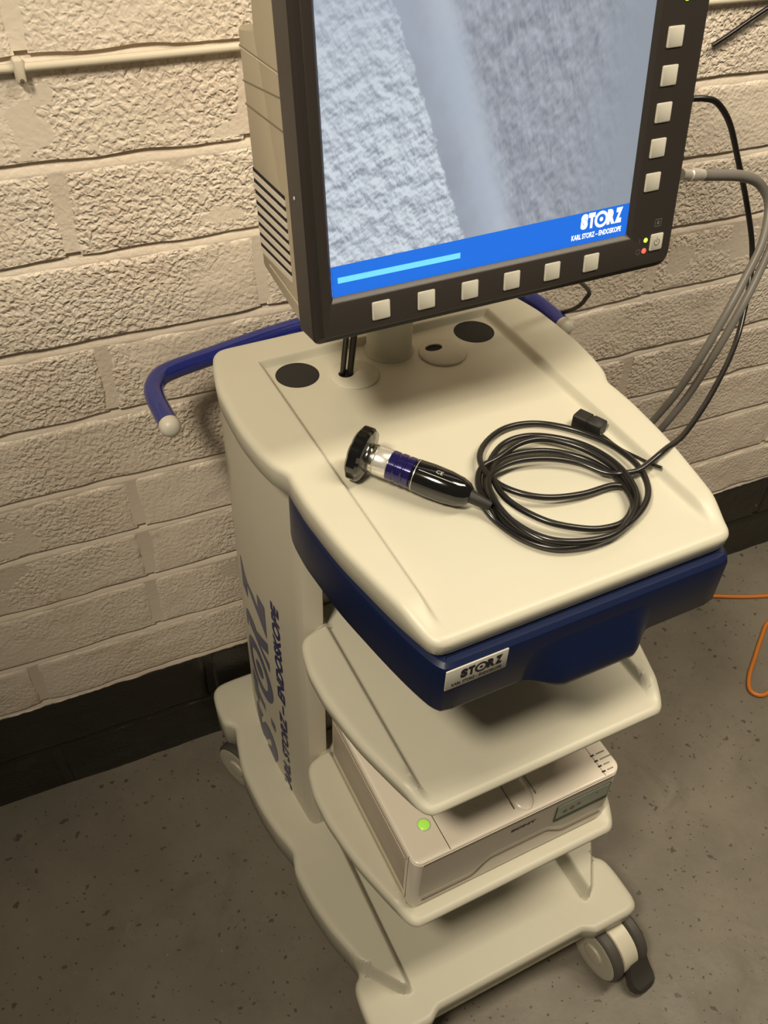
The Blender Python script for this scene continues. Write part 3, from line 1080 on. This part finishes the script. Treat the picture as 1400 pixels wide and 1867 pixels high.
def strip(name, ya, za, yb_, zb_, th, mat, parent, out=0.0004, x=HU0):
    """thin raised or dark line on the housing's left side from (ya, za) to (yb, zb)."""
    d = np.array([yb_ - ya, zb_ - za]); d /= np.linalg.norm(d); n = np.array([-d[1], d[0]]) * th / 2
    q = [(ya + n[0], za + n[1]), (yb_ + n[0], zb_ + n[1]), (yb_ - n[0], zb_ - n[1]), (ya - n[0], za - n[1])]
    V = [(x - out, a, b) for a, b in q] + [(x + 0.002, a, b) for a, b in q]
    return mesh_obj(name, V, [(0, 1, 2, 3), (4, 5, 6, 7), (0, 1, 5, 4), (1, 2, 6, 5), (2, 3, 7, 6), (3, 0, 4, 7)], mat, parent, smooth=False)


strip('seam', 0.141, 0.1935, 0.040, 0.1840, 0.0014, 'seam_light', hou)
strip('seam', 0.141, 0.1950, 0.040, 0.1855, 0.0010, 'seam_dark', hou)
strip('seam', 0.141, 0.1655, 0.040, 0.1660, 0.0013, 'seam_dark', hou)
strip('seam', 0.141, 0.1455, 0.040, 0.1385, 0.0016, 'seam_dark', hou)
strip('seam', 0.120, -0.0040, 0.036, -0.0210, 0.0008, 'seam_light', hou)
for i in range(8):
    zz = 0.0865 - i * 0.0107
    strip('vent_slot', 0.1405, zz + 0.0000, 0.0555, zz - 0.0072 + 0.0004 * i, 0.0036, 'slot_black', hou, 0.0003)
    strip('vent_slat', 0.1395, zz - 0.0050, 0.0555, zz - 0.0122 + 0.0004 * i, 0.0052, 'slat_beige', hou, 0.0010)
# mount to the post, side connectors
box('mount_bracket', (-0.055, 0.138, 0.02), (0.055, 0.178, 0.12), 'monitor_beige', mon, 0.006)
lathe('cable_socket', (U1 - 0.016, 0.026, 0.0520), (1, 0, 0), [(0, .0075), (.020, .0075), (.021, .006)], 'steel', mon, 24)
lathe('cable_socket', (U1 - 0.010, 0.026, 0.0330), (1, 0, 0), [(0, .0085), (.022, .0085), (.026, .0065), (.027, .003)], 'icon_grey', mon, 24)
mon.matrix_world = MM


def monp(u, y, v):
    return np.array(MM @ Vector((u, y, v)))


# ------------------------------------------------------------------ printer on the lowest shelf
prn = thing('printer', 'white photo printer with a green power light on the lower cart shelf', 'printer')
PX0, PX1, PYF, PYB, PZ0, PZ1 = -0.1655, 0.1665, -0.6210, -0.352, 0.3985, 0.528


def pr_ring(z, ins, yf=PYF):
    return [(a, b, z) for a, b in rrect(PX0 + ins, PX1 - ins, yf + ins, PYB - ins, (0.016, 0.006, 0.006, 0.012), 6)]


V, Fc = loft([pr_ring(PZ0, 0.004), pr_ring(PZ0 + 0.004, 0.0005), pr_ring(PZ0 + 0.03, 0.0), pr_ring(PZ1 - 0.006, 0.0), pr_ring(PZ1 - 0.0055, 0.0018), pr_ring(PZ1 - 0.0035, 0.0018)])
mesh_obj('body', V, Fc, 'printer_white', prn, sharp=40)
# top cover with a shallow dished bow, on a grid
nx, ny = 100, 60
V, Fc = [], []
tp = inset([(a, b) for a, b in rrect(PX0, PX1, PYF, PYB, (0.016, 0.006, 0.006, 0.012), 6)], 0.0002)
rings = []
for i, (ins, dz) in enumerate(((0.0, -0.0035), (0.0, -0.002), (0.0012, -0.0004), (0.003, 0.0), (0.006, 0.0))):
    rings.append([(a, b, PZ1 + dz) for a, b in inset(tp, ins)])
V, Fc = loft(rings, cap0=True, cap1=True)
cover = mesh_obj('top_cover', V, Fc, 'printer_top', prn, sharp=45)


def top_line(name, p, q, th, mat='printer_seam', dz=0.0003, parent=cover):
    d = np.array(q) - np.array(p); L_ = np.linalg.norm(d); d = d / L_; n = np.array([-d[1], d[0]]) * th / 2
    c = [np.array(p) + n, np.array(q) + n, np.array(q) - n, np.array(p) - n]
    return mesh_obj(name, [(a[0], a[1], PZ1 + dz) for a in c] + [(a[0], a[1], PZ1 - 0.001) for a in c], [(0, 1, 2, 3), (0, 1, 5, 4), (1, 2, 6, 5), (2, 3, 7, 6), (3, 0, 4, 7)], mat, parent, smooth=False)


top_line('seam', (-0.1125, PYF + 0.002), (-0.1125, -0.40), 0.0011)
top_line('seam', (0.1385, PYF + 0.002), (0.1385, -0.40), 0.0007)
# raised front bow of the lid and the thumb recess that opens it
arc = [(x, -0.596 + 0.055 * (abs(x - 0.012) / 0.105) ** 2.2) for x in np.linspace(-0.105, 0.128, 40)]
rings = []
for (x, y) in arc:
    rings.append([(x, y - 0.0022, PZ1 - 0.0005), (x, y - 0.0008, PZ1 + 0.0018), (x, y + 0.003, PZ1 + 0.0022), (x, -0.38, PZ1 + 0.0022), (x, -0.38, PZ1 - 0.0005)])
V, Fc = loft(rings, closed=True)
lid = mesh_obj('lid', V, Fc, 'printer_white', prn, sharp=40)
rings = []
for t in np.linspace(0, 1, 14):
    y = -0.6165 + 0.055 * t
    w = 0.0165 * math.sqrt(max(0.02, 1 - (1 - min(t * 2.2, 1)) ** 2))
    rings.append([(0.012 + w * math.cos(a), y, PZ1 + 0.0012 + 0.0052 * math.sin(a) * min(1, 0.3 + t * 2)) for a in np.linspace(math.pi, 0, 12)])
V, Fc = loft(rings, closed=False, cap0=False, cap1=False)
mesh_obj('thumb_rest', V, Fc, 'printer_top', lid, sharp=60)
top_line('seam', (-0.0065, -0.607), (-0.0045, -0.50), 0.0010, dz=0.0026, parent=lid)
top_line('seam', (0.0330, -0.600), (0.0325, -0.50), 0.0010, 'seam_dark', dz=0.0026, parent=lid)
# power button
lathe('power_button', (-0.1280, -0.5740, PZ1 - 0.0005), (0, 0, 1), [(0, .0082), (.0012, .0082), (.0022, .0070), (.0026, .003)], 'led_lime', prn, 32)
lathe('ring', (-0.1280, -0.5740, PZ1 - 0.0005), (0, 0, 1), [(0, .0094), (.0008, .0094), (.0012, .0086)], 'printer_front', prn, 32)
# status marks on the right of the top cover
for i, yy in enumerate((-0.5850, -0.5945, -0.6035, -0.6125)):
    x = 0.1385 + 0.001 * 0
    mesh_obj('status_mark', [(x - 0.002, yy - 0.0013, PZ1 + 0.0004), (x + 0.0042, yy - 0.0013, PZ1 + 0.0004), (x + 0.0042, yy + 0.0013, PZ1 + 0.0004), (x - 0.002, yy + 0.0013, PZ1 + 0.0004)], [(0, 1, 2, 3)], 'ink_black', cover, smooth=False)
    # print too small to read: a broken row of strokes
    w_ = (0.016, 0.0255, 0.0125, 0.0105)[i]
    V, Fc = [], []
    for k in range(int(w_ / 0.0021)):
        u0 = x + 0.0075 + k * 0.0021
        b_ = len(V)
        V += [(u0, yy - 0.0010, PZ1 + 0.0004), (u0 + 0.0015, yy - 0.0010, PZ1 + 0.0004), (u0 + 0.0015, yy + 0.0009, PZ1 + 0.0004), (u0, yy + 0.0009, PZ1 + 0.0004)]
        Fc.append((b_, b_ + 1, b_ + 2, b_ + 3))
    mesh_obj('status_text', V, Fc, 'icon_grey', cover, smooth=False)
lathe('ring', (0.1600, -0.5640, PZ1 - 0.0005), (0, 0, 1), [(0, .0042), (.0010, .0042), (.0016, .0030)], 'printer_front', prn, 20)
# front door panel with its bowed foot
yF = PYF - 0.0006
cols = np.linspace(-0.1545, 0.150, 60)


def zlow(x):
    l = 0.418
    m = 0.447
    return l + (m - l) * float(sst(x, -0.075, -0.040)) - (m - 0.424) * float(sst(x, 0.045, 0.085))


V, Fc = [], []
for x in cols:
    V += [(x, yF, zlow(x) + 0.014), (x, yF, PZ1 - 0.0085), (x, PYF + 0.002, zlow(x) + 0.014), (x, PYF + 0.002, PZ1 - 0.0085)]
for i in range(len(cols) - 1):
    a, b = i * 4, i * 4 + 4
    Fc += [(a, b, b + 1, a + 1), (a, b, b + 2, a + 2), (a + 1, b + 1, b + 3, a + 3)]
fp = mesh_obj('front_door', V, Fc, 'printer_front', prn, sharp=40)
V, Fc = tube_geo([(x, yF - 0.0003, zlow(x) - 0.0) for x in np.linspace(-0.150, 0.150, 70)], 0.0008, 6)
mesh_obj('seam', V, Fc, 'printer_seam', prn)
V, Fc = tube_geo([(x, yF + 0.0004, PZ1 - 0.0078) for x in np.linspace(-0.153, 0.153, 4)], 0.0010, 6)
mesh_obj('seam', V, Fc, 'printer_seam', prn)
text('brand_lettering', 'SONY', 0.01, lambda s, t: (-0.0165 + s, yF - 0.0004, 0.4965 + t), 'ink_black', fp, bold=0.0006, fit=(0.0420, 0.0066))
lb = mesh_obj('door_label', *loft([[(a, yF - y, b) for a, b in rrect(0.0585, 0.1520, 0.4640, 0.5075, 0.003, 3)] for y in (0.0001, 0.0008)]), 'label_green', fp, sharp=50)
mesh_obj('label_window', *loft([[(a, yF - y, b) for a, b in rrect(0.0605, 0.1500, 0.4735, 0.5060, 0.002, 3)] for y in (0.0008, 0.0012)]), 'label_grey', lb, sharp=50)
flat = [(0.075, 0.485, 0.004), (0.087, 0.486, 0.0045), (0.098, 0.489, 0.0035), (0.128, 0.496, 0.002)]
for (u, v, r) in flat:
    V = [(u + r * math.cos(a), yF - 0.0014, v + r * math.sin(a)) for a in np.linspace(0, 2 * math.pi, 16, endpoint=False)]
    mesh_obj('label_mark', V, [tuple(range(16))], 'seam_dark', lb, smooth=False)
# side panel on the left with two long seams
for zz, y0, y1 in ((0.421, -0.598, -0.36), (0.510, -0.600, -0.36)):
    box('side_seam', (PX0 - 0.0004, y0, zz), (PX0 + 0.001, y1, zz + 0.0012), 'printer_seam', prn)
box('side_panel', (PX0 - 0.0012, -0.596, 0.424), (PX0 + 0.002, -0.362, 0.507), 'printer_side', prn, 0.0006)
box('side_seam', (PX0 - 0.0002, -0.6035, 0.405), (PX0 + 0.001, -0.6025, 0.523), 'printer_seam', prn)

# ------------------------------------------------------------------ camera head with its coiled cable
ch = thing('endoscope_camera_head', 'black endoscope camera head with silver and purple rings and coiled cable on the cart top', 'camera head')
A0 = np.array([-0.1385, -0.3880, 1.0305]); A1 = np.array([-0.0555, -0.4890, 1.0185])
ax = (A1 - A0) / np.linalg.norm(A1 - A0)
lathe('coupler_knob', A0 - ax * 0.010, ax, [(0, .0225), (.0015, .0275), (.004, .0305), (.014, .0308), (.017, .0285), (.019, .022), (.020, .014)], 'gloss_black', ch, 72, wob=lambda th, t: 1 - 0.055 * (0.5 - 0.5 * math.cos(9 * th)) ** 3)
lathe('steel_ring', A0 + ax * 0.008, ax, [(0, .0140), (.001, .0150), (.006, .0160), (.0085, .0160), (.009, .0150)], 'steel', ch, 40)
lathe('white_ring', A0 + ax * 0.0165, ax, [(0, .0150), (.002, .0165), (.0155, .0165), (.0170, .0155)], 'ring_white', ch, 40)
lathe('focus_ring', A0 + ax * 0.0330, ax, [(0, .0155), (.001, .0168), (.008, .0168), (.009, .0160), (.0105, .0160), (.0115, .0172), (.017, .0172), (.018, .0163), (.0195, .0163), (.0205, .0172), (.027, .0172), (.028, .0160)], 'ring_purple', ch, 40, wob=lambda th, t: 1 - 0.02 * (math.cos(14 * th) > 0.6))
body = lathe('camera_body', A0 + ax * 0.0605, ax, [(0, .0155), (.001, .0170), (.0015, .0175), (.020, .0185), (.040, .0180), (.054, .0160), (.062, .0130), (.066, .0090)], 'gloss_black', ch, 40)
lathe('ring_line', A0 + ax * 0.0640, ax, [(0, .0179), (.0007, .0179)], 'ring_white', ch, 40)
# small white print on the body
un = np.cross(ax, [0, 0, 1.0]); un /= np.linalg.norm(un); vn = np.cross(un, ax)


def on_body(s, t):
    ang = (t - 0.010) / 0.0188
    r = 0.0190
    return A0 + ax * (0.0760 + s) + r * (math.sin(ang) * -un + math.cos(ang) * vn)


text('body_print', 'CE', 0.006, lambda s, t: on_body(0.010 + s, 0.004 + t), 'label_silver', body, fit=(0.0075, 0.0045))
V = []
for s in np.linspace(-0.008, 0.034, 10):
    V += [on_body(s, 0.0005), on_body(s, 0.0011)]
mesh_obj('body_print', V, [(2 * i, 2 * i + 2, 2 * i + 3, 2 * i + 1) for i in range(9)], 'label_silver', body, smooth=False)
E0 = A0 + ax * 0.1265
lathe('strain_relief', E0 - ax * 0.002, ax * 0.9 + np.array([0.02, -0.05, -0.12]), [(0, .0075), (.006, .0070), (.024, .0055), (.026, .0045)], 'plug_black', ch, 20)
# cable: traced loops lying on the tray (crop coordinates of a 2.258x enlargement at 620,720)
loops = [(640, 518), (745, 590), (860, 628), (970, 626), (1080, 596), (1180, 535), (1250, 460), (1268, 388), (1240, 312), (1180, 250), (1085, 190), (950, 140), (805, 117), (685, 135), (605, 190),
         (574, 255), (600, 318), (660, 372), (760, 410), (870, 423), (1000, 408), (1120, 374), (1185, 390), (1205, 450), (1170, 520), (1080, 550), (980, 548), (850, 520), (720, 455), (650, 385),
         (628, 310), (670, 262), (760, 236), (870, 232), (990, 258), (1090, 305), (1165, 372), (1205, 445), (1190, 520), (1110, 580), (980, 604), (850, 592), (730, 535), (640, 450),
         (598, 370), (612, 285), (665, 208), (750, 172), (860, 172), (1000, 205), (1115, 268), (1190, 345), (1222, 425), (1195, 510), (1110, 585), (960, 616), (815, 600), (695, 535), (612, 440),
         (568, 370), (582, 300), (645, 262), (740, 200), (840, 182), (970, 210), (1080, 265), (1165, 335), (1205, 410), (1210, 480), (1150, 560), (1020, 610), (880, 610), (760, 560), (660, 470),
         (612, 380), (630, 320), (720, 275), (850, 262), (980, 280), (1090, 320)]
pts = [E0 + ax * 0.010 + np.array([0.0, 0, -0.002])]
K = len(loops)
for i, (a, b) in enumerate(loops):
    zc_ = 1.0045 + 0.0085 * (0.5 - 0.5 * math.cos(i * 0.55)) + 0.004 * i / K
    pts.append(at_z(620 + a / 2.258, 720 + b / 2.258, zc_))
for a, b, zc_ in ((1165, 322, 1.014), (1225, 312, 1.014)):
    pts.append(at_z(620 + a / 2.258, 720 + b / 2.258, zc_))
# the rest leaves over the right rim, swings out past the cart and up to the back of the monitor
pts.append(at_z(1186, 842, 1.0165))
pts.append(at_z(1212, 820, 1.0195))
for px, py, yy in ((1250, 788, -0.475), (1300, 712, -0.43), (1342, 622, -0.37), (1366, 520, -0.325), (1371, 450, -0.305), (1361, 370, -0.295), (1345, 290, -0.290), (1330, 225, -0.290), (1308, 188, -0.285), (1285, 180, -0.283), (1262, 180, -0.280)):
    pts.append(at_y(px, py, yy))
tube('cable', pts, 0.0036, 'cable_black', ch, per=7, n=9)

# black plug with a short lead
pg = thing('cable_plug', 'small black plug with a short thin lead beside the coiled cable', 'plug')
pc = at_z(1075, 768, 1.012)
pd = at_z(1101, 780, 1.012) - at_z(1049, 756, 1.012); pd[2] = 0; pd /= np.linalg.norm(pd)
pn = np.array([-pd[1], pd[0], 0])
Fm = lambda a, b, c: pc + pd * a + pn * b + np.array([0, 0, c])
rings = []
for a, k in ((-0.0185, 0.88), (-0.0175, 1.0), (-0.001, 1.0), (0.0, 0.90), (0.002, 0.90), (0.003, 1.0), (0.017, 0.98), (0.0185, 0.86)):
    rings.append([Fm(a, 0.0095 * k * u, 0.0085 * k * v - 0.0028) for u, v in ((-1, -1), (1, -1), (1, 0.8), (0.8, 1), (-0.8, 1), (-1, 0.8))])
V, Fc = loft(rings)
plug = mesh_obj('plug_body', V, Fc, 'plug_black', pg, sharp=40)
tube('lead', [Fm(0.012, -0.004, -0.006), at_z(1103, 798, 1.0035), at_z(1130, 818, 1.0025), at_z(1160, 833, 1.004), at_z(1185, 845, 1.0115), at_z(1206, 853, 1.0145)], 0.0020, 'cable_black', pg, per=8, n=8)

# ------------------------------------------------------------------ loose cables
# two black leads dropping from the monitor into the left grommet
for (dx_, dy_, nm, mt, lb_) in ((-0.004, 0.003, 0.0036, 'cable_black', 'glossy black cable dropping from the monitor into the grommet'), (0.0045, -0.001, 0.0040, 'plug_black', 'matt black cable dropping from the monitor into the grommet')):
    g0 = np.array([-0.0735 + dx_, -0.2045 + dy_, 0.9995])
    o = tube('monitor_lead', [g0, g0 + np.array([-0.0005, -0.006, 0.03]), g0 + np.array([-0.003, -0.022, 0.09]), g0 + np.array([-0.005, -0.040, 0.15]), monp(-0.085 + dx_ * 1.5, 0.11 + dy_, -0.016)], nm, mt, None, per=8, n=10)
    tag(o, lb_, 'cable')

# grey cables from the monitor's right side, looping out and down behind the cart


sock = monp(U1 + 0.002, 0.026, 0.0520)
g1 = thing('video_cable', 'grey video cable with a silver plug in the side of the monitor', 'cable')
yk = float(sock[1])
pa, pb = at_y(1240, 318, yk), at_y(1290, 319, yk + 0.014)
pu = (pb - pa) / np.linalg.norm(pb - pa)
lathe('silver_plug', pa, pu, [(0, .0062), (.018, .0062), (.0185, .0074), (.034, .0074), (.035, .0066), (.046, .0066)], 'plug_silver', g1, 24)
pts = [pa + pu * 0.040, pa + pu * 0.056]
for px, py, yy in ((1352, 321, yk + 0.02), (1385, 336, yk + 0.02), (1401, 375, yk + 0.01), (1390, 440, yk - 0.01), (1362, 500, yk - 0.02), (1322, 575, yk - 0.03), (1275, 655, yk - 0.03), (1232, 718, yk - 0.015), (1195, 762, yk + 0.01), (1165, 795, yk + 0.03), (1140, 850, yk + 0.06), (1110, 960, yk + 0.08)):
    pts.append(at_y(px, py, yy))
q = spline(pts, 8)
V, Fc = tube_geo(q, [0.0066 if i < 18 else (0.0066 - 0.0016 * min(1, (i - 18) / 12)) for i in range(len(q))], 12)
mesh_obj('sheath', V, Fc, 'cable_grey', g1, sharp=60)

pts = [monp(0.15, 0.100, 0.262), monp(0.17, 0.125, 0.275), monp(0.23, 0.13, 0.285), monp(0.30, 0.10, 0.275), monp(0.365, 0.07, 0.235)]
for px, py, yy in ((1440, 250, yk + 0.01), (1440, 350, yk), (1412, 430, yk - 0.01), (1385, 495, yk - 0.02), (1348, 568, yk - 0.03), (1300, 650, yk - 0.03), (1255, 720, yk - 0.015), (1214, 772, yk + 0.0), (1180, 810, yk + 0.03), (1150, 870, yk + 0.06), (1120, 980, yk + 0.08)):
    pts.append(at_y(px, py, yy))
o = tube('video_cable', pts, 0.0050, 'cable_grey', None, per=8, n=12)
tag(o, 'plain grey cable hanging beside the plugged one and dropping behind the cart', 'cable')

# thin brown lead from behind the monitor to the right grip
pts = [monp(0.128, 0.10, -0.020), monp(0.1285, 0.085, -0.040)]
for px, py, yy in ((1070, 525, -0.20), (1067, 545, -0.185), (1052, 560, -0.17), (1030, 568, -0.150), (1008, 570, -0.11), (990, 566, -0.07)):
    pts.append(at_y(px, py, yy))
o = tube('power_lead', pts, 0.0032, 'cable_brown', None, per=8, n=8)
tag(o, 'thin brown lead curving from under the monitor to the handle grip', 'cable')

# orange cord on the floor
pts = [at_z(1050, 1120, 0.005), at_z(1120, 1090, 0.005), at_z(1180, 1082, 0.005), at_z(1240, 1085, 0.005), at_z(1305, 1087, 0.005), at_z(1360, 1088, 0.005), at_z(1420, 1086, 0.005), at_z(1450, 1092, 0.005), at_z(1440, 1108, 0.005), at_z(1402, 1132, 0.005), at_z(1387, 1165, 0.005), at_z(1374, 1205, 0.005), at_z(1366, 1232, 0.005), at_z(1366, 1255, 0.005), at_z(1378, 1266, 0.005), at_z(1395, 1266, 0.005), at_z(1415, 1250, 0.005), at_z(1460, 1240, 0.005), at_z(1560, 1250, 0.005), at_z(1680, 1200, 0.005), at_z(1800, 1220, 0.005)]
o = tube('extension_cord', pts, 0.0050, 'cord_orange', None, per=8, n=10)
tag(o, 'orange extension cord lying on the grey concrete floor', 'cord')

# black cable end hanging on the wall right of the monitor
pts = [at_wall(1299, 83, 0.008), at_wall(1325, 66, 0.010), at_wall(1362, 40, 0.010), at_wall(1402, 13, 0.010), at_wall(1470, -30, 0.008), at_wall(1540, -80, 0.006)]
o = tube('wall_cable', pts, 0.0034, 'cable_black', None, per=8, n=10)
tag(o, 'loose black cable end slanting across the white block wall', 'cable')


# ------------------------------------------------------------------ set every thing on its own base and into the room frame
bpy.context.view_layer.update()


def bounds(o):
    P = []
    for c in [o] + list(o.children_recursive):
        if c.type == 'MESH':
            n = len(c.data.vertices)
            a = np.empty(n * 3); c.data.vertices.foreach_get('co', a)
            P.append(a.reshape(-1, 3))
    P = np.concatenate(P)
    return P.min(0), P.max(0)


for o in [o for o in bpy.data.objects if o.parent is None and o.type in ('MESH', 'EMPTY') and o.name not in ROOM]:
    if o == mon:
        o.matrix_world = G @ MM
        continue
    lo, hi = bounds(o)
    base = Vector(((lo[0] + hi[0]) / 2, (lo[1] + hi[1]) / 2, lo[2]))
    if o.type == 'MESH':
        o.data.transform(Matrix.Translation(-base))
    else:
        for c in o.children:
            c.location = -base
    o.matrix_world = G @ Matrix.Translation(base)
bpy.context.view_layer.update()
